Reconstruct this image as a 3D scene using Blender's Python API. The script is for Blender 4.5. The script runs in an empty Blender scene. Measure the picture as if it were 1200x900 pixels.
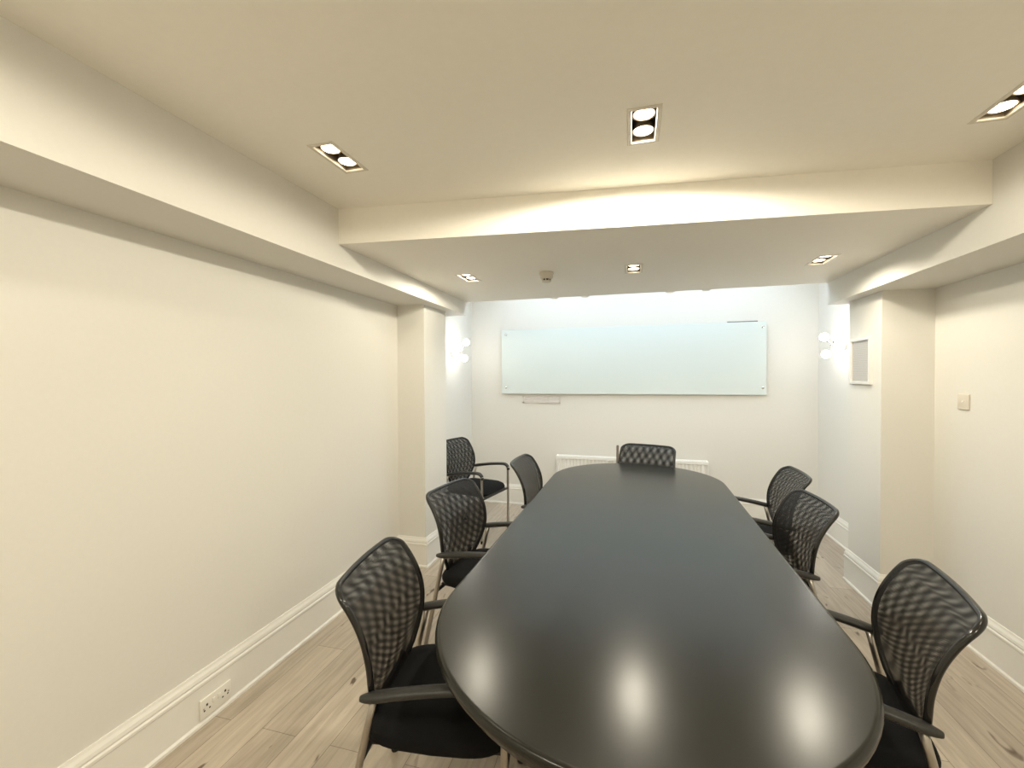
import bpy, bmesh, math, random
from mathutils import Vector, Matrix
random.seed(7)
scene = bpy.context.scene
COL = scene.collection
PI = math.pi

# ------------------------------------------------------------------ helpers
def link(name, bm, mat, parent=None, smooth=False, auto=None):
    me = bpy.data.meshes.new(name)
    bmesh.ops.recalc_face_normals(bm, faces=bm.faces[:])
    bm.to_mesh(me); bm.free()
    mats = mat if isinstance(mat, (list, tuple)) else [mat]
    for m in mats:
        me.materials.append(m)
    if smooth:
        for p in me.polygons:
            p.use_smooth = True
        if auto:
            me.set_sharp_from_angle(angle=math.radians(auto))
    o = bpy.data.objects.new(name, me)
    COL.objects.link(o)
    if parent:
        o.parent = parent
    return o

def tag(o, label, cat, group=None):
    o['label'] = label; o['category'] = cat
    if group: o['group'] = group
    return o

def thing(name, label, cat, loc=(0, 0, 0), rz=0, group=None):
    o = bpy.data.objects.new(name, None)
    o.empty_display_size = .1
    COL.objects.link(o)
    o.location = loc; o.rotation_euler = (0, 0, rz)
    return tag(o, label, cat, group)

def struct(name, bm, mat, parent=None, **k):
    o = link(name, bm, mat, parent, **k)
    if not parent: o['kind'] = 'structure'
    return o

def add_box(bm, a, b, bev=0, seg=2):
    t = bmesh.new()
    bmesh.ops.create_cube(t, size=1)
    for v in t.verts:
        v.co = Vector([(a[i] + b[i]) / 2 + v.co[i] * (b[i] - a[i]) for i in range(3)])
    if bev:
        bmesh.ops.bevel(t, geom=t.edges[:], offset=bev, segments=seg, affect='EDGES', profile=.5)
    merge(bm, t)

def merge(bm, t, mi=0):
    m = {}
    for v in t.verts: m[v] = bm.verts.new(v.co)
    for f in t.faces:
        try:
            n = bm.faces.new([m[v] for v in f.verts]); n.material_index = f.material_index or mi
        except ValueError: pass
    t.free()

def catmull(pts, n=6, closed=False):
    P = [Vector(p) for p in pts]; out = []
    N = len(P)
    for i in range(N if closed else N - 1):
        if closed:
            p0, p1, p2, p3 = P[(i - 1) % N], P[i], P[(i + 1) % N], P[(i + 2) % N]
        else:
            p0, p1, p2, p3 = P[max(i - 1, 0)], P[i], P[i + 1], P[min(i + 2, N - 1)]
        for k in range(n):
            t = k / n
            out.append(.5 * ((2 * p1) + (-p0 + p2) * t + (2 * p0 - 5 * p1 + 4 * p2 - p3) * t * t + (-p0 + 3 * p1 - 3 * p2 + p3) * t ** 3))
    if not closed: out.append(P[-1].copy())
    return out

def add_tube(bm, pts, r, seg=12, closed=False, up=None, ry=None, cap=True):
    """sweep an ellipse (r sideways, ry along up) along pts; r may be a list"""
    P = [Vector(p) for p in pts]; N = len(P)
    rs = r if isinstance(r, (list, tuple)) else [r] * N
    rys = ry if isinstance(ry, (list, tuple)) else ([ry] * N if ry else rs)
    rings = []; prev = None
    for i in range(N):
        if closed: t = (P[(i + 1) % N] - P[i - 1]).normalized()
        else: t = (P[min(i + 1, N - 1)] - P[max(i - 1, 0)]).normalized()
        if up is not None:
            b = Vector(up) - t * t.dot(Vector(up)); b.normalize(); a = b.cross(t)
        else:
            if prev is None:
                ref = Vector((0, 0, 1)) if abs(t.z) < .9 else Vector((1, 0, 0))
                a = t.cross(ref).normalized()
            else:
                a = (prev - t * t.dot(prev)).normalized()
            prev = a; b = a.cross(t)
        rings.append([bm.verts.new(P[i] + a * math.cos(2 * PI * k / seg) * rs[i] + b * math.sin(2 * PI * k / seg) * rys[i]) for k in range(seg)])
    for i in range(N if closed else N - 1):
        A, B = rings[i], rings[(i + 1) % N]
        for k in range(seg):
            bm.faces.new((A[k], A[(k + 1) % seg], B[(k + 1) % seg], B[k]))
    if not closed and cap:
        bm.faces.new(rings[0][::-1]); bm.faces.new(rings[-1])

def add_loft(bm, rings, cap0=True, cap1=True):
    R = [[bm.verts.new(p) for p in ring] for ring in rings]
    n = len(R[0])
    for i in range(len(R) - 1):
        for k in range(n):
            bm.faces.new((R[i][k], R[i][(k + 1) % n], R[i + 1][(k + 1) % n], R[i + 1][k]))
    if cap0: bm.faces.new(R[0][::-1])
    if cap1: bm.faces.new(R[-1])

def add_lathe(bm, prof, mat=Matrix(), seg=24, cap=True):
    rings = []
    for r, z in prof:
        rings.append([mat @ Vector((r * math.cos(2 * PI * k / seg), r * math.sin(2 * PI * k / seg), z)) for k in range(seg)])
    add_loft(bm, rings, cap, cap)

def add_quad(bm, *pts):
    bm.faces.new([bm.verts.new(p) for p in pts])

def add_prism(bm, poly, z0, z1):
    add_loft(bm, [[(x, y, z0) for x, y in poly], [(x, y, z1) for x, y in poly]])

# ------------------------------------------------------------------ materials
def new_mat(name):
    m = bpy.data.materials.new(name); m.use_nodes = True
    nt = m.node_tree; b = nt.nodes['Principled BSDF']
    return m, nt, b

def N(nt, t, **k):
    n = nt.nodes.new(t)
    for a, v in k.items(): setattr(n, a, v)
    return n

def plain(name, col, rough=.5, metal=0, noise=.04, scale=30, bump=0, spec=.5, coat=0):
    m, nt, b = new_mat(name)
    tc = N(nt, 'ShaderNodeTexCoord'); nz = N(nt, 'ShaderNodeTexNoise')
    nz.inputs['Scale'].default_value = scale; nz.inputs['Detail'].default_value = 3
    nt.links.new(tc.outputs['Object'], nz.inputs['Vector'])
    rp = N(nt, 'ShaderNodeValToRGB')
    c0 = [max(0, c * (1 - noise)) for c in col]; c1 = [min(1, c * (1 + noise)) for c in col]
    rp.color_ramp.elements[0].color = (*c0, 1); rp.color_ramp.elements[1].color = (*c1, 1)
    rp.color_ramp.elements[0].position = .3; rp.color_ramp.elements[1].position = .7
    nt.links.new(nz.outputs['Fac'], rp.inputs['Fac'])
    nt.links.new(rp.outputs['Color'], b.inputs['Base Color'])
    b.inputs['Roughness'].default_value = rough; b.inputs['Metallic'].default_value = metal
    b.inputs['Specular IOR Level'].default_value = spec
    if coat: b.inputs['Coat Weight'].default_value = coat
    if bump:
        bp = N(nt, 'ShaderNodeBump'); bp.inputs['Strength'].default_value = bump; bp.inputs['Distance'].default_value = .002
        nt.links.new(nz.outputs['Fac'], bp.inputs['Height']); nt.links.new(bp.outputs['Normal'], b.inputs['Normal'])
    return m

def emit_mat(name, col, strength):
    m, nt, b = new_mat(name)
    b.inputs['Base Color'].default_value = (*col, 1)
    b.inputs['Emission Color'].default_value = (*col, 1); b.inputs['Emission Strength'].default_value = strength
    b.inputs['Roughness'].default_value = .3
    return m

M = {}
M['wall'] = plain('wall_paint', (.725, .71, .665), .6, noise=.008, scale=60, bump=.05, spec=.25)
M['ceil'] = plain('ceiling_paint', (.92, .89, .82), .65, noise=.008, scale=40, bump=.05, spec=.2)
M['skirt'] = plain('gloss_skirting_paint', (.80, .785, .74), .35, noise=.008, spec=.4)
M['white_metal'] = plain('white_enamel', (.85, .85, .83), .35, noise=.01)
M['white_plastic'] = plain('white_plastic', (.80, .78, .72), .4, noise=.01)
M['grey_plastic'] = plain('grey_plastic', (.66, .61, .53), .4, noise=.01)
M['detector'] = plain('detector_plastic', (.62, .58, .50), .45, noise=.02)
M['vent'] = plain('vent_enamel', (.70, .655, .62), .5)
M['rod'] = plain('rod_metal', (.16, .15, .14), .5)
M['dark'] = plain('dark_slot', (.03, .025, .02), .6)
M['chrome'] = plain('chair_steel', (.46, .43, .39), .32, 1, noise=.03)
M['silver'] = plain('silver_frame', (.72, .70, .68), .25, 1, noise=.02)
M['pale_silver'] = plain('brushed_pale_silver', (.82, .80, .78), .3, .35, noise=.02)
M['trim'] = plain('downlight_trim', (.70, .65, .56), .4, 0, noise=.02)
M['reflector'] = plain('reflector_metal', (.26, .21, .15), .5, 0, noise=.03)
M['seat'] = plain('seat_fabric', (.006, .006, .0065), .9, noise=.3, scale=400, bump=.3, spec=.2)
M['gloss_black'] = plain('gloss_black_plastic', (.012, .011, .010), .18, noise=.1)
M['pad'] = plain('armrest_plastic', (.022, .021, .019), .42, noise=.15, scale=150)
M['rubber'] = plain('black_rubber', (.01, .01, .01), .7)
M['brown_metal'] = plain('brown_metal', (.20, .16, .13), .5)
M['lamp'] = emit_mat('halogen_lamp', (1, .86, .62), 9)
M['globe'] = emit_mat('lit_glass_globe', (1, .94, .86), 22)

# black table lacquer with a faint brushed grain
m, nt, b = new_mat('black_table_lacquer'); M['table'] = m
b.inputs['Base Color'].default_value = (.010, .0098, .007, 1); b.inputs['Specular IOR Level'].default_value = .45
tc = N(nt, 'ShaderNodeTexCoord'); mp = N(nt, 'ShaderNodeMapping'); nz = N(nt, 'ShaderNodeTexNoise')
mp.inputs['Scale'].default_value = (3, 90, 3); nz.inputs['Scale'].default_value = 4; nz.inputs['Detail'].default_value = 5
nt.links.new(tc.outputs['Object'], mp.inputs['Vector']); nt.links.new(mp.outputs['Vector'], nz.inputs['Vector'])
mr = N(nt, 'ShaderNodeMapRange'); mr.inputs['To Min'].default_value = .21; mr.inputs['To Max'].default_value = .28
nt.links.new(nz.outputs['Fac'], mr.inputs['Value']); nt.links.new(mr.outputs['Result'], b.inputs['Roughness'])
bp = N(nt, 'ShaderNodeBump'); bp.inputs['Strength'].default_value = .05; bp.inputs['Distance'].default_value = .001
nt.links.new(nz.outputs['Fac'], bp.inputs['Height']); nt.links.new(bp.outputs['Normal'], b.inputs['Normal'])

# glass writing board
m, nt, b = new_mat('frosted_board_glass'); M['board'] = m
tc = N(nt, 'ShaderNodeTexCoord'); nz = N(nt, 'ShaderNodeTexNoise'); nz.inputs['Scale'].default_value = 1.2
rp = N(nt, 'ShaderNodeValToRGB')
rp.color_ramp.elements[0].color = (.66, .725, .71, 1); rp.color_ramp.elements[1].color = (.69, .75, .735, 1)
nt.links.new(tc.outputs['Object'], nz.inputs['Vector']); nt.links.new(nz.outputs['Fac'], rp.inputs['Fac'])
nt.links.new(rp.outputs['Color'], b.inputs['Base Color'])
b.inputs['Roughness'].default_value = .5

# see-through chair net: holes in a woven grid
def net(name, p, col, hole):
    m, nt, b = new_mat(name)
    b.inputs['Base Color'].default_value = (*col, 1); b.inputs['Roughness'].default_value = .5; b.inputs['Specular IOR Level'].default_value = .25
    uv = N(nt, 'ShaderNodeUVMap'); uv.uv_map = 'UVMap'
    sp = N(nt, 'ShaderNodeSeparateXYZ'); nt.links.new(uv.outputs['UV'], sp.inputs[0])
    ws = []
    for k, out in enumerate(('X', 'Y')):
        mu = N(nt, 'ShaderNodeMath', operation='MULTIPLY'); mu.inputs[1].default_value = 2 * PI / p[k]
        sn = N(nt, 'ShaderNodeMath', operation='SINE')
        nt.links.new(sp.outputs[out], mu.inputs[0]); nt.links.new(mu.outputs[0], sn.inputs[0]); ws.append(sn)
    pr = N(nt, 'ShaderNodeMath', operation='MULTIPLY'); nt.links.new(ws[0].outputs[0], pr.inputs[0]); nt.links.new(ws[1].outputs[0], pr.inputs[1])
    mr = N(nt, 'ShaderNodeMapRange'); mr.inputs['From Min'].default_value = hole - .12; mr.inputs['From Max'].default_value = hole + .12
    mr.inputs['To Min'].default_value = 1; mr.inputs['To Max'].default_value = 0
    nt.links.new(pr.outputs[0], mr.inputs['Value']); nt.links.new(mr.outputs['Result'], b.inputs['Alpha'])
    return m
M['net'] = net('black_net_front', (.0058, .0058), (.012, .011, .010), .24)
M['net2'] = net('black_net_rear', (.0064, .0055), (.012, .011, .010), .24)

# floor planks
m, nt, b = new_mat('limed_oak_planks'); M['floor'] = m
tc = N(nt, 'ShaderNodeTexCoord')
mp = N(nt, 'ShaderNodeMapping'); mp.inputs['Rotation'].default_value = (0, 0, PI / 2)
nt.links.new(tc.outputs['Object'], mp.inputs['Vector'])
br = N(nt, 'ShaderNodeTexBrick'); br.offset = .37; br.inputs['Scale'].default_value = 1
br.inputs['Brick Width'].default_value = 1.5; br.inputs['Row Height'].default_value = .17
br.inputs['Mortar Size'].default_value = .0012; br.inputs['Mortar Smooth'].default_value = .2; br.inputs['Bias'].default_value = 0
br.inputs['Color1'].default_value = (.60, .525, .425, 1); br.inputs['Color2'].default_value = (.44, .375, .30, 1); br.inputs['Mortar'].default_value = (.20, .16, .12, 1)
nt.links.new(mp.outputs['Vector'], br.inputs['Vector'])
m2 = N(nt, 'ShaderNodeMapping'); m2.inputs['Scale'].default_value = (14, 1.1, 1); nt.links.new(tc.outputs['Object'], m2.inputs['Vector'])
g = N(nt, 'ShaderNodeTexNoise'); g.inputs['Scale'].default_value = 3; g.inputs['Detail'].default_value = 6; g.inputs['Distortion'].default_value = .6
nt.links.new(m2.outputs['Vector'], g.inputs['Vector'])
gr = N(nt, 'ShaderNodeValToRGB'); gr.color_ramp.elements[0].position = .3; gr.color_ramp.elements[1].position = .7
gr.color_ramp.elements[0].color = (.72, .70, .68, 1); gr.color_ramp.elements[1].color = (1.0, 1.0, 1.0, 1)
nt.links.new(g.outputs['Fac'], gr.inputs['Fac'])
mx = N(nt, 'ShaderNodeMix', data_type='RGBA', blend_type='MULTIPLY'); mx.inputs['Factor'].default_value = 1
nt.links.new(br.outputs['Color'], mx.inputs[6]); nt.links.new(gr.outputs['Color'], mx.inputs[7])
m3 = N(nt, 'ShaderNodeMapping'); m3.inputs['Scale'].default_value = (9, 2.6, 1); nt.links.new(tc.outputs['Object'], m3.inputs['Vector'])
kn = N(nt, 'ShaderNodeTexNoise'); kn.inputs['Scale'].default_value = 1.7; kn.inputs['Detail'].default_value = 2; kn.inputs['Distortion'].default_value = .8
nt.links.new(m3.outputs['Vector'], kn.inputs['Vector'])
kr = N(nt, 'ShaderNodeValToRGB'); kr.color_ramp.elements[0].position = .27; kr.color_ramp.elements[0].color = (.30, .25, .22, 1)
kr.color_ramp.elements[1].position = .335; kr.color_ramp.elements[1].color = (1, 1, 1, 1)
nt.links.new(kn.outputs['Fac'], kr.inputs['Fac'])
mk = N(nt, 'ShaderNodeMix', data_type='RGBA', blend_type='MULTIPLY'); mk.inputs['Factor'].default_value = 1
nt.links.new(mx.outputs[2], mk.inputs[6]); nt.links.new(kr.outputs['Color'], mk.inputs[7])
nt.links.new(mk.outputs[2], b.inputs['Base Color']); b.inputs['Roughness'].default_value = .42

# sheet with faint grey lines of small print
m, nt, b = new_mat('printed_sheet'); M['sheet'] = m
tc = N(nt, 'ShaderNodeTexCoord'); sp = N(nt, 'ShaderNodeSeparateXYZ'); nt.links.new(tc.outputs['Object'], sp.inputs[0])
mu = N(nt, 'ShaderNodeMath', operation='MULTIPLY'); mu.inputs[1].default_value = 2 * PI / .0125; nt.links.new(sp.outputs['Z'], mu.inputs[0])
sn = N(nt, 'ShaderNodeMath', operation='SINE'); nt.links.new(mu.outputs[0], sn.inputs[0])
m4 = N(nt, 'ShaderNodeMapping'); m4.inputs['Scale'].default_value = (1, 60, 80); nt.links.new(tc.outputs['Object'], m4.inputs['Vector'])
nz = N(nt, 'ShaderNodeTexNoise'); nz.inputs['Scale'].default_value = 2; nt.links.new(m4.outputs['Vector'], nz.inputs['Vector'])
ad = N(nt, 'ShaderNodeMath', operation='MULTIPLY'); nt.links.new(sn.outputs[0], ad.inputs[0]); nt.links.new(nz.outputs['Fac'], ad.inputs[1])
rp = N(nt, 'ShaderNodeValToRGB'); rp.color_ramp.elements[0].position = .15; rp.color_ramp.elements[0].color = (.50, .48, .46, 1)
rp.color_ramp.elements[1].position = .4; rp.color_ramp.elements[1].color = (.42, .40, .385, 1)
nt.links.new(ad.outputs[0], rp.inputs['Fac']); nt.links.new(rp.outputs['Color'], b.inputs['Base Color']); b.inputs['Roughness'].default_value = .12

# clear glass pane (thin)
m, nt, b = new_mat('clear_pane'); M['pane'] = m
out = nt.nodes['Material Output']; tr = N(nt, 'ShaderNodeBsdfTransparent'); gl = N(nt, 'ShaderNodeBsdfGlossy'); mi = N(nt, 'ShaderNodeMixShader')
tr.inputs['Color'].default_value = (.95, .98, 1, 1); gl.inputs['Roughness'].default_value = .02; mi.inputs['Fac'].default_value = .06
nt.links.new(tr.outputs[0], mi.inputs[1]); nt.links.new(gl.outputs[0], mi.inputs[2]); nt.links.new(mi.outputs[0], out.inputs['Surface'])

# ------------------------------------------------------------------ room numbers (metres)
XL, XR = -1.813, 1.811          # long side walls
AL, AR = -1.874, 1.803          # alcove side walls
PL, PR = -1.576, 1.533          # faces of the two piers
YL0, YL1, YR0, YR1 = 3.14, 3.554, 3.286, 3.708
BL, BR = -1.4748, 1.4327        # inner faces of the boxed beams
BZL, BZR = 2.081, 2.037
CU, CL = 2.385, 2.203           # upper and lower ceiling
G, D = 3.818, 4.997             # rear end of the lowered ceiling, end wall
YB = -1.6                       # wall behind the camera
TOP = 2.95

# floor
bm = bmesh.new(); add_box(bm, (-2.1, YB - .1, -.1), (2.1, D + .1, 0)); struct('floor', bm, M['floor'])
# walls
bm = bmesh.new(); add_box(bm, (-2.1, D, 0), (2.1, D + .15, TOP)); struct('wall_end', bm, M['wall'])
bm = bmesh.new(); add_box(bm, (-2.1, YB - .15, 0), (2.1, YB, TOP)); struct('wall_rear', bm, M['wall'])
bm = bmesh.new(); add_prism(bm, [(-2.1, YB), (XL, YB), (XL, YL0), (PL, YL0), (PL, YL1), (AL, YL1), (AL, D), (-2.1, D)], 0, TOP); struct('wall_left', bm, M['wall'])
bm = bmesh.new(); add_prism(bm, [(2.1, YB), (XR, YB), (XR, YR0), (PR, YR0), (PR, YR1), (AR, YR1), (AR, D), (2.1, D)], 0, TOP); struct('wall_right', bm, M['wall'])
# boxed beams along both sides
bm = bmesh.new(); add_box(bm, (XL - .04, YB, BZL), (BL, G, 2.52)); struct('trim_1', bm, M['wall'])
bm = bmesh.new(); add_box(bm, (BR, YB, BZR), (XR + .04, G, 2.52)); struct('trim_2', bm, M['wall'])

# downlight positions: centre x, centre y
OPX, OPY = .082, .205           # opening
UP = [(-1.130, 1.520), (.044, 1.620), (1.199, 1.800), (-1.13, -.25), (.044, -.15), (1.199, .03)]
LO = [(-1.100, 2.885), (.018, 2.950), (1.118, 3.055)]

def holed(bm, x0, x1, y0, y1, z, holes, front=None):
    xs = sorted({x0, x1, *[h[0] - OPX / 2 for h in holes], *[h[0] + OPX / 2 for h in holes]})
    ys = sorted({y0, y1, *[h[1] - OPY / 2 for h in holes], *[h[1] + OPY / 2 for h in holes]})
    V = {}
    for i, x in enumerate(xs):
        for j, y in enumerate(ys):
            yy = front(x) if (front and j == 0) else y
            V[i, j] = bm.verts.new((x, yy, z))
    for i in range(len(xs) - 1):
        for j in range(len(ys) - 1):
            cx, cy = (xs[i] + xs[i + 1]) / 2, (ys[j] + ys[j + 1]) / 2
            if any(abs(cx - h[0]) < OPX / 2 and abs(cy - h[1]) < OPY / 2 for h in holes): continue
            bm.faces.new((V[i, j], V[i, j + 1], V[i + 1, j + 1], V[i + 1, j]))
    return V, xs, ys

def step(x):                     # skewed front edge of the lowered ceiling
    return 1.985 + (x + 1.331) * (2.261 - 1.985) / (1.466 + 1.331)
bm = bmesh.new()
holed(bm, BL - .02, BR + .02, YB, G, CU, UP)
for x, y in UP:                  # shafts above the openings
    a, b2 = OPX / 2, OPY / 2
    for p, q in (((-a, -b2), (a, -b2)), ((a, -b2), (a, b2)), ((a, b2), (-a, b2)), ((-a, b2), (-a, -b2))):
        add_quad(bm, (x + p[0], y + p[1], CU), (x + q[0], y + q[1], CU), (x + q[0], y + q[1], CU + .11), (x + p[0], y + p[1], CU + .11))
add_box(bm, (BL - .02, YB, CU + .11), (BR + .02, G, CU + .135))
bmesh.ops.remove_doubles(bm, verts=bm.verts[:], dist=1e-5)
struct('ceiling', bm, M['ceil'])
bm = bmesh.new()
V, xs, ys = holed(bm, BL - .01, BR + .01, 2.3, G, CL, LO, step)
for i in range(len(xs) - 1):
    xa, xb = xs[i], xs[i + 1]
    add_quad(bm, (xa, step(xa), CL), (xb, step(xb), CL), (xb, step(xb), CU), (xa, step(xa), CU))
    add_quad(bm, (xa, G, CL), (xb, G, CL), (xb, G, 2.52), (xa, G, 2.52))
for x, y in LO:
    a, b2 = OPX / 2, OPY / 2
    for p, q in (((-a, -b2), (a, -b2)), ((a, -b2), (a, b2)), ((a, b2), (-a, b2)), ((-a, b2), (-a, -b2))):
        add_quad(bm, (x + p[0], y + p[1], CL), (x + q[0], y + q[1], CL), (x + q[0], y + q[1], CL + .11), (x + p[0], y + p[1], CL + .11))
bmesh.ops.remove_doubles(bm, verts=bm.verts[:], dist=1e-5)
struct('ceiling_lowered', bm, M['ceil'])

# roof over the alcove, with a glazed rooflight on its right side
SX0, SX1, SY0, SY1, SZ = -1.5, 1.55, 3.93, 4.85, 2.62
bm = bmesh.new()
for a, b2 in (((-2.1, G - .02), (SX0, D + .1)), ((SX1, G - .02), (2.1, D + .1)), ((SX0, G - .02), (SX1, SY0)), ((SX0, SY1), (SX1, D + .1))):
    add_box(bm, (a[0], a[1], SZ), (b2[0], b2[1], SZ + .12))
add_box(bm, (-2.1, G - .02, 2.52), (2.1, G, SZ))
struct('ceiling_alcove', bm, M['ceil'])
bm = bmesh.new()
for x in (SX0, (SX0 + SX1) / 2 - .02, SX1 - .04): add_box(bm, (x, SY0, SZ + .03), (x + .04, SY1, SZ + .10), .004)
for y in (SY0, SY1 - .04): add_box(bm, (SX0, y, SZ + .03), (SX1, y + .04, SZ + .10), .004)
wf = struct('window_1', bm, M['white_metal'])
bm = bmesh.new(); add_box(bm, (SX0 + .01, SY0 + .01, SZ + .06), (SX1 - .01, SY1 - .01, SZ + .066)); link('pane', bm, M['pane'], wf)

# skirting boards: moulded profile swept along the wall line with mitred corners
PROF = [(0, 0), (.026, 0), (.026, .012), (.018, .020), (.018, .168), (.022, .174), (.022, .184), (.017, .190), (.019, .198), (.016, .210), (.009, .222), (.006, .2319), (0, .2319)]
def skirting(name, path, side):
    P = [Vector((x, y)) for x, y in path]; rings = []
    for i, p in enumerate(P):
        d0 = (p - P[i - 1]).normalized() if i else None
        d1 = (P[i + 1] - p).normalized() if i < len(P) - 1 else None
        n0 = Vector((d0.y, -d0.x)) * side if d0 else None; n1 = Vector((d1.y, -d1.x)) * side if d1 else None
        if n0 is None: n = n1
        elif n1 is None: n = n0
        else: n = (n0 + n1) / (1 + n0.dot(n1))
        rings.append([(p.x + n.x * o, p.y + n.y * o, z) for o, z in PROF])
    bm = bmesh.new(); add_loft(bm, rings)
    return struct(name, bm, M['skirt'])
skirting('baseboard_left', [(XL, YB), (XL, YL0), (PL, YL0), (PL, YL1), (AL, YL1), (AL, D)], 1)
skirting('baseboard_right', [(XR, YB), (XR, YR0), (PR, YR0), (PR, YR1), (AR, YR1), (AR, D)], -1)
skirting('baseboard_end', [(AL + .018, D), (AR - .018, D)], 1)

# ------------------------------------------------------------------ recessed downlights
def light_data(name, typ, energy, col, **k):
    l = bpy.data.lights.new(name, typ); l.energy = energy; l.color = col
    for a, v in k.items(): setattr(l, a, v)
    return l
WARM = (1, .92, .745)
SP_N = light_data('spot_beam', 'SPOT', 4, WARM, spot_size=math.radians(100), spot_blend=.9, shadow_soft_size=.032)
SP_L = light_data('low_beam', 'SPOT', 10, WARM, spot_size=math.radians(164), spot_blend=.5, shadow_soft_size=.032)
SP_E = light_data('edge_beam', 'SPOT', 7, WARM, spot_size=math.radians(178), spot_blend=.15, shadow_soft_size=.032)
SP_R = light_data('rear_beam', 'SPOT', 14, WARM, spot_size=math.radians(178), spot_blend=.15, shadow_soft_size=.032)
SP_W = light_data('wide_beam', 'SPOT', 25, WARM, spot_size=math.radians(178), spot_blend=.15, shadow_soft_size=.032)

def make_downlight():
    t = thing('recessed_downlight', '', 'ceiling light')
    a, b2 = OPX / 2, OPY / 2
    bm = bmesh.new()                      # flange around the opening
    o = .016
    prof = [(0, .0), (0, -.003), (o - .003, -.003), (o, 0)]
    def ring(off, z): return [(-a - off, -b2 - off, z), (a + off, -b2 - off, z), (a + off, b2 + off, z), (-a - off, b2 + off, z)]
    add_loft(bm, [ring(-.0005, .0), ring(.001, -.003), ring(o - .003, -.003), ring(o, 0)], False, False)
    link('trim_frame', bm, M['trim'], t)
    bm = bmesh.new()                      # open box above
    add_loft(bm, [ring(-.001, .003), ring(-.001, .100)], False, True)
    link('housing', bm, M['reflector'], t)
    for s in (-1, 1):
        bm = bmesh.new(); mt = Matrix.Translation((0, s * .052, 0))
        add_lathe(bm, [(.012, .070), (.022, .060), (.036, .022), (.039, .014), (.039, .010), (.0355, .011), (.020, .045)], mt, 20)
        r = link('reflector', bm, M['reflector'], t, True, 40)
        bm = bmesh.new(); add_lathe(bm, [(.004, .007), (.020, .008), (.032, .0105), (.0345, .014), (.02, .022)], mt, 20)
        link('lamp', bm, M['lamp'], r, True)
    return t
dl = make_downlight()
def copy_tree(o, parent=None):
    c = o.copy(); COL.objects.link(c)
    if parent: c.parent = parent
    for ch in [x for x in o.children if x.type != 'LIGHT']: copy_tree(ch, c)
    return c
dl_labels = ['twin recessed downlight on the upper ceiling near the left boxed beam',
 'twin recessed downlight in the middle of the upper ceiling above the table',
 'twin recessed downlight on the upper ceiling cut by the right photo edge',
 'unseen twin downlight on the upper ceiling behind the camera, left', 'unseen twin downlight on the upper ceiling behind the camera, middle', 'unseen twin downlight on the upper ceiling behind the camera, right',
 'small twin downlight on the lowered ceiling near the left wall', 'small twin downlight on the lowered ceiling right of the smoke detector', 'small twin downlight on the lowered ceiling near the right boxed beam']
for i, (x, y) in enumerate(UP + LO):
    z = CU if i < 6 else CL
    o = dl if i == 0 else copy_tree(dl)
    o.location = (x, y, z); o['label'] = dl_labels[i]; o['group'] = 'twin recessed downlights'
    for s in (-1, 1):
        lo = bpy.data.objects.new('downlight_beam', SP_W if i == 1 else SP_R if i in (3, 4, 5) else SP_E if i == 6 else SP_L if i > 5 else SP_N)
        COL.objects.link(lo); lo.location = (x, y + s * .052, z - .010)

# ------------------------------------------------------------------ wall sconces
def sconce(px, py, pz, sgn, label, bulbs):
    t = thing('wall_sconce', label, 'wall lamp', (px, py, pz), 0, 'three-globe wall sconces')
    R_ = Matrix.Rotation(sgn * PI / 2, 4, 'Y')
    bm = bmesh.new(); add_lathe(bm, [(.001, 0), (.055, 0), (.058, .006), (.058, .018), (.050, .026), (.02, .030), (.001, .031)], R_, 28); link('wall_plate', bm, M['white_metal'], t, True, 40)
    hub = Vector((sgn * .095, 0, -.008))
    bm = bmesh.new(); add_tube(bm, [(sgn * .02, 0, 0), hub], .008); add_lathe(bm, [(.001, -.014), (.012, -.010), (.015, 0), (.012, .010), (.001, .014)], Matrix.Translation(hub) @ R_, 16); link('arm', bm, M['silver'], t, True, 40)
    for q in bulbs:
        p = Vector(q); d = (p - hub); L = d.length; d.normalize()
        bm = bmesh.new(); add_tube(bm, [hub, hub + d * max(.02, L - .03)], .005); add_tube(bm, [hub + d * (L - .048), hub + d * (L - .026)], .011); br_ = link('branch', bm, M['silver'], t, True, 40)
        bm = bmesh.new(); bmesh.ops.create_icosphere(bm, subdivisions=3, radius=.036)
        for v in bm.verts: v.co += p
        link('globe', bm, M['globe'], br_, True)
    return t
sconce(AL, 4.40, 1.787, 1, 'lit three-globe sconce on the left alcove wall above the armchair', [(.090, -.05, .060), (.150, .03, .098), (.140, 0, -.077)])
sconce(AR, 4.45, 1.780, -1, 'lit three-globe sconce on the right alcove wall beyond the picture frame', [(-.156, 0, .064), (-.084, -.05, .060), (-.132, .02, -.087)])

# ------------------------------------------------------------------ conference table
TX, TY, TA, TB, TH = .0125, 2.3968, 1.579, .6189, -.015
tab = thing('conference_table', 'long black racetrack conference table with rounded ends and glossy top', 'table', (TX, TY, 0), TH)
def stadium(off, z, n=40):
    r = TB - off; c = TA - TB
    out = []
    for k in range(n + 1): an = PI * k / n; out.append((r * math.cos(an), c + r * math.sin(an), z))
    for j in range(1, 8): out.append((-r, c - 2 * c * j / 8, z))
    for k in range(n + 1): an = PI + PI * k / n; out.append((r * math.cos(an), -c + r * math.sin(an), z))
    for j in range(1, 8): out.append((r, -c + 2 * c * j / 8, z))
    return out
prof = [(.06, .674), (.034, .674), (.028, .678), (.014, .704), (.006, .712), (.0015, .716), (0, .722), (0, .728), (.0015, .734), (.005, .738), (.010, .7397), (.016, .740)]
bm = bmesh.new(); add_loft(bm, [stadium(o, z) for o, z in prof]); link('tabletop', bm, M['table'], tab, True, 35)
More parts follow.
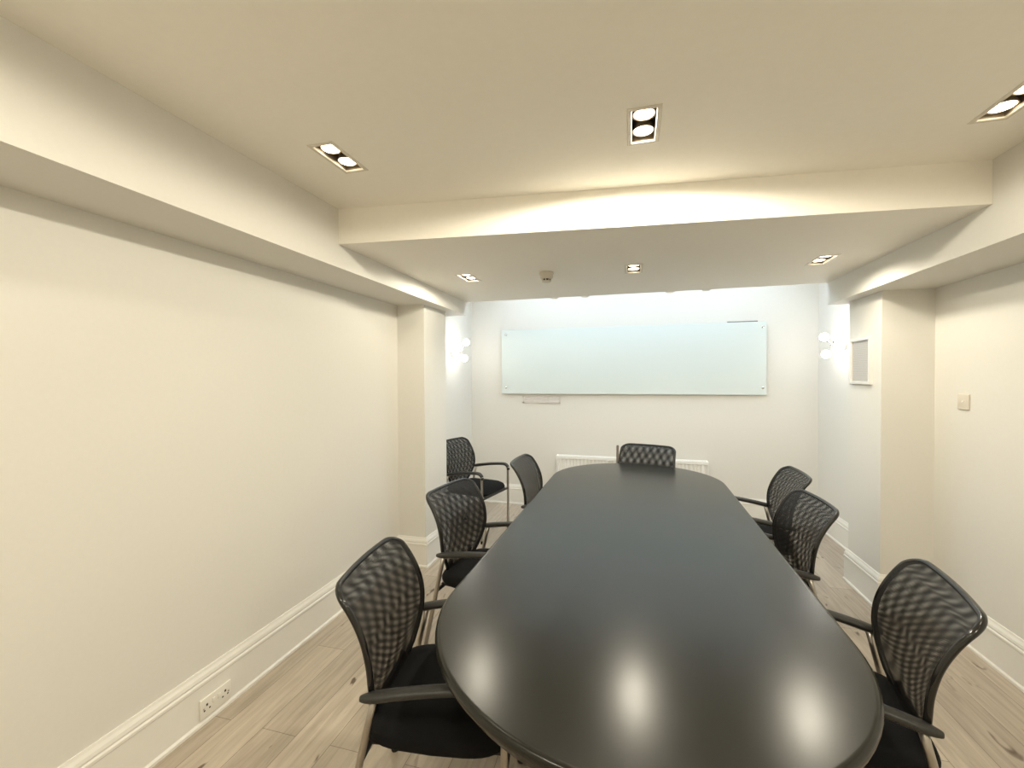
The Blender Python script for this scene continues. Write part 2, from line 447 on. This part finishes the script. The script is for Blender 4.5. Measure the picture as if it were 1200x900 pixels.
for s in (-1, 1):
    bm = bmesh.new(); rings = []
    for z, sx, sy in ((.0, .30, .16), (.012, .31, .17), (.03, .31, .17), (.036, .30, .16), (.05, .20, .09), (.62, .20, .09), (.674, .28, .15)):
        rings.append([(sx * math.copysign(abs(math.cos(2 * PI * k / 40)) ** .6, math.cos(2 * PI * k / 40)), s * .85 + sy * math.copysign(abs(math.sin(2 * PI * k / 40)) ** .6, math.sin(2 * PI * k / 40)), z) for k in range(40)])
    add_loft(bm, rings); link('pedestal', bm, M['pad'], tab, True, 35)

# ------------------------------------------------------------------ mesh-backed armchair (faces local +x)
ZK = [.44, .52, .60, .68, .76, .84, .878]
XK = [-.195, -.168, -.157, -.161, -.184, -.230, -.270]
WK = [.120, .183, .232, .243, .240, .236]
def lerp_knots(z, zs, ys):
    z = min(max(z, zs[0]), zs[-1])
    i = max(k for k in range(len(zs) - 1) if z >= zs[k] - 1e-9)
    d = lambda k: (ys[min(k + 1, len(zs) - 1)] - ys[max(k - 1, 0)]) / (zs[min(k + 1, len(zs) - 1)] - zs[max(k - 1, 0)])
    h = zs[i + 1] - zs[i]; t = (z - zs[i]) / h
    return (2*t**3-3*t*t+1)*ys[i] + (t**3-2*t*t+t)*h*d(i) + (3*t*t-2*t**3)*ys[i+1] + (t**3-t*t)*h*d(i+1)
def prof_x(y, z):
    return lerp_knots(z, ZK, XK) - .02 * (1 - (y / .24) ** 2) * min(1, max(0, (z - .5) / .2))
HALF = [(lerp_knots(.44 + .4 * k / 16, ZK[:6], WK), .44 + .4 * k / 16) for k in range(17)]
HALF += [(.236 - .07 + .07 * math.cos(a * PI / 16), .84 + .038 * math.sin(a * PI / 16)) for a in range(1, 9)] + [(.11, .8785), (.05, .879), (0, .879)]
def make_chair():
    t = thing('mesh_armchair', '', 'chair')
    half = catmull([(w, z, 0) for w, z in HALF], 2)
    loop = [(-v.x, v.y) for v in half] + [(v.x, v.y) for v in half[::-1]][1:]
    # seat cushion
    bm = bmesh.new(); rings = []
    for z, ins in ((.412, .035), (.416, .012), (.428, .002), (.445, 0), (.460, .008), (.470, .028), (.476, .07), (.479, .13)):
        ring = []
        for k in range(48):
            an = 2 * PI * k / 48; c, s = math.cos(an), math.sin(an)
            x = .015 + (.235 - ins) * math.copysign(abs(c) ** .42, c)
            y = (.238 - ins) * math.copysign(abs(s) ** .42, s)
            zz = z - (.022 * max(0, (x - .12) / .13) ** 2 if z > .43 else 0)
            y *= 1 - .08 * max(0, -x / .25)
            ring.append((x, y, zz))
        rings.append(ring)
    add_loft(bm, rings); link('seat', bm, M['seat'], t, True, 60)
    # seat rails
    bm = bmesh.new()
    for x, z in ((.230, .396), (-.187, .400)): add_tube(bm, [(x, -.249, z), (x, .249, z)], .010)
    add_box(bm, (-.195, -.19, .403), (.235, .19, .414))
    link('seat_frame', bm, M['pad'], t, True, 40)
    # net back: two layers
    rows = []
    for v in half:
        w, z = v.x, v.y
        rows.append([(w * (2 * j / 16 - 1), z) for j in range(17)])
    bm = bmesh.new(); uvl = bm.loops.layers.uv.new('UVMap')
    for layer, off in ((0, .007), (1, -.009)):
        Vv = [[bm.verts.new((prof_x(y, z) + off, y, z)) for y, z in r] for r in rows[:-1]]
        for i in range(len(Vv) - 1):
            for j in range(16):
                f = bm.faces.new((Vv[i][j], Vv[i][j + 1], Vv[i + 1][j + 1], Vv[i + 1][j])); f.material_index = layer
                for lp in f.loops:
                    lp[uvl].uv = (lp.vert.co.y, lp.vert.co.z)
    link('backrest', bm, [M['net'], M['net2']], t, True)
    bm = bmesh.new()
    pts = [(prof_x(y, z), y, z) for y, z in loop]
    add_tube(bm, pts, .0095, 10, closed=True)
    link('back_frame', bm, M['gloss_black'], t, True)
    for s in (-1, 1):
        bm = bmesh.new(); add_tube(bm, catmull([(-.186, s * .10, .50), (-.200, s * .10, .45), (-.19, s * .10, .418), (-.15, s * .10, .408)], 4), .010)
        link('back_bracket', bm, M['gloss_black'], t, True)
    for s in (-1, 1):
        y = s * .249
        fp = catmull([(.232, y, .012), (.232, y, .30), (.232, y, .575), (.226, y, .606), (.205, y, .624), (.16, y, .630), (0, y, .612), (-.14, y, .585)], 5)
        bm = bmesh.new(); add_tube(bm, fp, .011); lg = link('leg', bm, M['chrome'], t, True)
        bm = bmesh.new(); add_lathe(bm, [(.001, 0), (.014, 0), (.015, .004), (.0145, .026), (.011, .028)], Matrix.Translation((.232, y, 0)), 16); link('foot_cap', bm, M['rubber'], lg, True, 40)
        bm = bmesh.new(); add_tube(bm, [(-.142, y, .585), (-.158, y, .52), (-.277, y, .012)], .011); lg = link('leg', bm, M['chrome'], t, True)
        bm = bmesh.new(); add_lathe(bm, [(.001, 0), (.014, 0), (.015, .004), (.0145, .026), (.011, .028)], Matrix.Translation((-.279, y, 0)), 16); link('foot_cap', bm, M['rubber'], lg, True, 40)
        ap = catmull([(-.182, y, .584), (-.15, y, .590), (-.08, y, .604), (.05, y, .624), (.17, y, .634), (.212, y, .628), (.234, y, .604), (.237, y, .578)], 4)
        n = len(ap); ws = [.009 + .013 * min(1, i / 5) if i < n - 9 else .022 - .009 * ((i - n + 9) / 8) for i in range(n)]
        bm = bmesh.new(); add_tube(bm, ap, ws, 12, up=(-.3, 0, 1), ry=[.008 + .006 * min(1, i / 4) for i in range(n)]); link('armrest', bm, M['pad'], t, True)
    return t
ch = make_chair()
chairs = [(-.607, 1.348, .158, 'black mesh armchair nearest on the left side of the table, near the wall socket'),
 (-.750, 2.272, -.155, 'middle black mesh armchair on the left side of the table, before the left pier'),
 (-.556, 3.216, -.047, 'farthest black mesh armchair on the left side of the table, only its back showing'),
 (-1.471, 3.990, -.214, 'black mesh armchair apart from the table, against the left alcove wall under the sconce'),
 (.075, 3.860, -1.86, 'black mesh armchair at the far head of the table in front of the radiator'),
 (.770, 3.190, 3.126, 'farthest black mesh armchair right of the table, half hidden by the next chair'),
 (.628, 2.491, 3.185, 'middle black mesh armchair on the right side of the table, left of the right pier'),
 (.636, 1.625, 2.942, 'black mesh armchair nearest on the right side of the table, at the bottom right')]
for i, (x, y, a, lab) in enumerate(chairs):
    o = ch if i == 0 else copy_tree(ch)
    o.location = (x, y, 0); o.rotation_euler = (0, 0, a); o['label'] = lab; o['group'] = 'black mesh armchairs'

# ------------------------------------------------------------------ end wall: board, vent, radiator, pole
WX0, WX1, WZ0, WZ1 = -1.4827, 1.3336, 1.309, 2.0603
wb = thing('glass_writing_board', 'long pale green glass writing board fixed on the end wall', 'whiteboard', (0, D - .0015, 0))
bm = bmesh.new(); add_box(bm, (WX0, -.026, WZ0), (WX1, -.020, WZ1), .0015); link('glass_panel', bm, M['board'], wb)
for x in (WX0 + .05, WX1 - .035):
    for z in (WZ0 + .075, WZ1 - .055):
        bm = bmesh.new(); add_lathe(bm, [(.009, 0), (.009, .018), (.013, .0185), (.013, .029), (.011, .031), (.001, .032)], Matrix.Translation((x, 0, z)) @ Matrix.Rotation(PI / 2, 4, 'X'), 16)
        link('standoff', bm, M['silver'], wb, True, 40)
bm = bmesh.new(); add_tube(bm, [(.965, D - .020, 2.066), (1.253, D - .020, 2.066)], .004, 8)
tag(link('pointer_rod', bm, M['rod'], None, True), 'thin dark rod resting along the top edge of the glass board', 'rod')
vt = thing('wall_vent', 'white louvred wall vent just below the left end of the glass board', 'vent', (-1.01, D, 1.245))
bm = bmesh.new(); w, h = .225, .043
for a, b2 in (((-w, -h), (w, -h + .012)), ((-w, h - .012), (w, h)), ((-w, -h), (-w + .02, h)), ((w - .02, -h), (w, h))):
    add_box(bm, (a[0], -.010, a[1]), (b2[0], 0, b2[1]), .002)
link('frame', bm, M['vent'], vt)
for k in range(3):
    bm = bmesh.new(); z = -.020 + k * .020; add_loft(bm, [[(sx, -.001, z + .009), (sx, -.009, z - .004), (sx, -.009, z - .007), (sx, -.001, z + .006)] for sx in (-w + .015, w - .015)])
    link('louvre', bm, M['vent'], vt)
rd = thing('radiator', 'white panel radiator on the end wall behind the table', 'radiator', (0, D - .0015, 0))
RX0, RX1, RZ0, RZ1 = -.82, .775, .11, .615
bm = bmesh.new()
n = 40; pts = []
pitch = (RX1 - RX0 - .03) / n
for k in range(n):
    x = RX0 + .015 + k * pitch
    pts += [(x, -.112), (x + pitch * .22, -.112), (x + pitch * .36, -.100), (x + pitch * .64, -.100), (x + pitch * .78, -.112)]
pts.append((RX1 - .015, -.112))
poly = pts + [(RX1 - .015, -.090), (RX0 + .015, -.090)]
add_loft(bm, [[(x, y, z) for x, y in poly] for z in (RZ0 + .01, RZ1 - .03)])
link('front_panel', bm, M['white_metal'], rd)
bm = bmesh.new(); add_box(bm, (RX0 + .015, -.055, RZ0 + .01), (RX1 - .015, -.035, RZ1 - .03), .004); link('rear_panel', bm, M['white_metal'], rd)
bm = bmesh.new()
add_box(bm, (RX0, -.118, RZ1 - .035), (RX1, -.108, RZ1), .003); add_box(bm, (RX0, -.036, RZ1 - .035), (RX1, -.028, RZ1), .003)
for k in range(64):
    x = RX0 + .01 + k * (RX1 - RX0 - .024) / 63; add_box(bm, (x, -.110, RZ1 - .012), (x + .006, -.032, RZ1 - .006))
link('top_grille', bm, M['white_metal'], rd)
for x in (RX0, RX1 - .012):
    bm = bmesh.new(); add_box(bm, (x, -.116, RZ0), (x + .012, -.03, RZ1 - .002), .003); link('side_cover', bm, M['white_metal'], rd)
for x in (RX0 + .2, RX1 - .2):
    bm = bmesh.new(); add_box(bm, (x, -.036, RZ0 + .06), (x + .03, 0, RZ1 - .08), .002); link('bracket', bm, M['white_metal'], rd)
for x in (RX0 - .03, RX1 + .03):
    bm = bmesh.new(); add_tube(bm, catmull([(x, -.07, 0), (x, -.07, .10), (x, -.07, .14), (x + (.025 if x < 0 else -.025), -.07, .155)], 4), .0075); link('pipe', bm, M['white_metal'], rd, True)
po = thing('slim_pole', 'slim brown upright pole beside the head chair behind the table end', 'pole', (-.131, 4.50, 0))
bm = bmesh.new(); add_lathe(bm, [(.013, .012), (.013, .80), (.011, .812), (.001, .816)], Matrix(), 14); link('shaft', bm, M['brown_metal'], po, True, 40)
bm = bmesh.new(); add_lathe(bm, [(.001, 0), (.07, 0), (.072, .004), (.068, .010), (.02, .014), (.012, .016)], Matrix(), 24); link('foot_plate', bm, M['brown_metal'], po, True, 40)

# ------------------------------------------------------------------ small fittings
sd = thing('smoke_detector', 'small round smoke detector on the lowered ceiling between two downlights', 'smoke detector', (-.545, 2.885, CL))
bm = bmesh.new(); add_lathe(bm, [(.048, 0), (.048, -.012), (.046, -.016)], Matrix(), 32); link('base', bm, M['detector'], sd, True, 40)
bm = bmesh.new(); add_lathe(bm, [(.044, -.015), (.043, -.036), (.036, -.044), (.030, -.045)], Matrix(), 32); link('body', bm, M['detector'], sd, True, 40)
bm = bmesh.new(); add_lathe(bm, [(.026, -.044), (.026, -.058)], Matrix(), 24)
link('sensor_chamber', bm, M['dark'], sd, True, 40)
bm = bmesh.new(); add_lathe(bm, [(.031, -.057), (.031, -.061), (.026, -.065), (.001, -.066)], Matrix(), 32)
for k in range(8):
    an = 2 * PI * k / 8; add_tube(bm, [(.028 * math.cos(an), .028 * math.sin(an), -.044), (.028 * math.cos(an), .028 * math.sin(an), -.058)], .003, 6)
link('cap', bm, M['detector'], sd, True, 40)

# double socket on the left skirting board
so = thing('wall_socket', 'white double wall socket on the left skirting board', 'socket', (XL + .018, 1.505, .07))
bm = bmesh.new(); add_box(bm, (0, -.074, -.044), (.009, .074, .044), .003, 3); link('plate', bm, M['white_plastic'], so, True, 40)
for s in (-1, 1):
    bm = bmesh.new(); cy = s * .044
    for y0, y1, z0, z1 in ((cy - .004, cy + .004, .006, .016), (cy - .016, cy - .009, -.012, -.006), (cy + .009, cy + .016, -.012, -.006)):
        add_box(bm, (.0085, y0, z0), (.0095, y1, z1))
    link('pin_holes', bm, M['dark'], so)
    bm = bmesh.new(); add_box(bm, (.008, s * .013 - .007, .0), (.0125, s * .013 + .007, .022), .002); link('rocker_switch', bm, M['white_plastic'], so, True, 40)
    bm = bmesh.new(); add_lathe(bm, [(.0035, 0), (.0035, .0012), (.001, .0013)], Matrix.Translation((.009, s * .060, 0)) @ Matrix.Rotation(PI / 2, 4, 'Y'), 12); link('screw', bm, M['chrome'], so)
# plate on the right wall
sw = thing('wall_plate', 'square grey-white blank plate on the right wall', 'wall plate', (XR, 3.035, 1.35))
bm = bmesh.new(); add_box(bm, (-.009, -.044, -.044), (0, .044, .044), .003, 3); link('plate', bm, M['grey_plastic'], sw, True, 40)
bm = bmesh.new(); add_lathe(bm, [(.007, 0), (.007, .002), (.003, .0035), (.001, .0036)], Matrix.Translation((-.009, 0, 0)) @ Matrix.Rotation(-PI / 2, 4, 'Y'), 16); link('cord_outlet', bm, M['white_plastic'], sw, True, 40)
# picture frame on the right pier
pf = thing('picture_frame', 'silver framed printed notice on the inner face of the right pier', 'picture frame', (PR, 3.525, 1.60))
bm = bmesh.new(); hw, hh, fw = .135, .158, .019
add_loft(bm, [[(x, sy * (hw - ins), sz * (hh - ins)) for sy, sz in ((-1, -1), (1, -1), (1, 1), (-1, 1))] for x, ins in ((0, 0), (-.018, 0), (-.020, .002), (-.020, fw - .002), (-.016, fw), (-.004, fw))], False, False)
link('frame', bm, M['pale_silver'], pf)
bm = bmesh.new(); add_box(bm, (-.007, -hw + fw - .002, -hh + fw - .002), (0, hw - fw + .002, hh - fw + .002)); link('sheet', bm, M['sheet'], pf)
# clips along the rear edge of the lowered ceiling
for x, lab in ((-.65, 'small clip on the rear edge of the lowered ceiling, leftmost of four'), (-.383, 'small clip on the rear edge of the lowered ceiling, second from the left'),
               (.311, 'small clip on the rear edge of the lowered ceiling, third from the left'), (.585, 'small clip on the rear edge of the lowered ceiling, rightmost of four')):
    bm = bmesh.new(); add_box(bm, (x - .03, G - .012, CL - .010), (x + .03, G + .010, CL), .004)
    tag(link('ceiling_clip', bm, M['ceil']), lab, 'clip', 'clips on the rear edge of the lowered ceiling')

# ------------------------------------------------------------------ sky, camera, view
w = bpy.data.worlds.new('sky'); scene.world = w; w.use_nodes = True
bg = w.node_tree.nodes['Background']; bg.inputs['Color'].default_value = (.84, .92, 1, 1); bg.inputs['Strength'].default_value = 4.0

cam = bpy.data.cameras.new('camera'); co = bpy.data.objects.new('camera', cam); COL.objects.link(co)
r = Vector((0.964627812509656, 0.26356186064272624, -0.005322494469723752)); u = Vector((0.0012848551944217154, 0.015489511541485005, 0.9998792047939269)); fwd = Vector((-0.26361246647297515, 0.9645181287289266, -0.01460297480940749))
co.matrix_world = Matrix(((r.x, u.x, -fwd.x, 0), (r.y, u.y, -fwd.y, 0), (r.z, u.z, -fwd.z, 1.5), (0, 0, 0, 1)))
cam.sensor_width = 36; cam.lens = 36 * 510.452218 / 1200; cam.clip_start = .05
scene.camera = co
vs = scene.view_settings
vs.view_transform = 'Standard'; vs.look = 'None'; vs.gamma = 1; vs.use_curve_mapping = False; vs.exposure = .36
scene.cycles.use_denoising = True
scene.cycles.max_bounces = 10; scene.cycles.diffuse_bounces = 6; scene.cycles.transparent_max_bounces = 16
scene.cycles.sample_clamp_indirect = 8
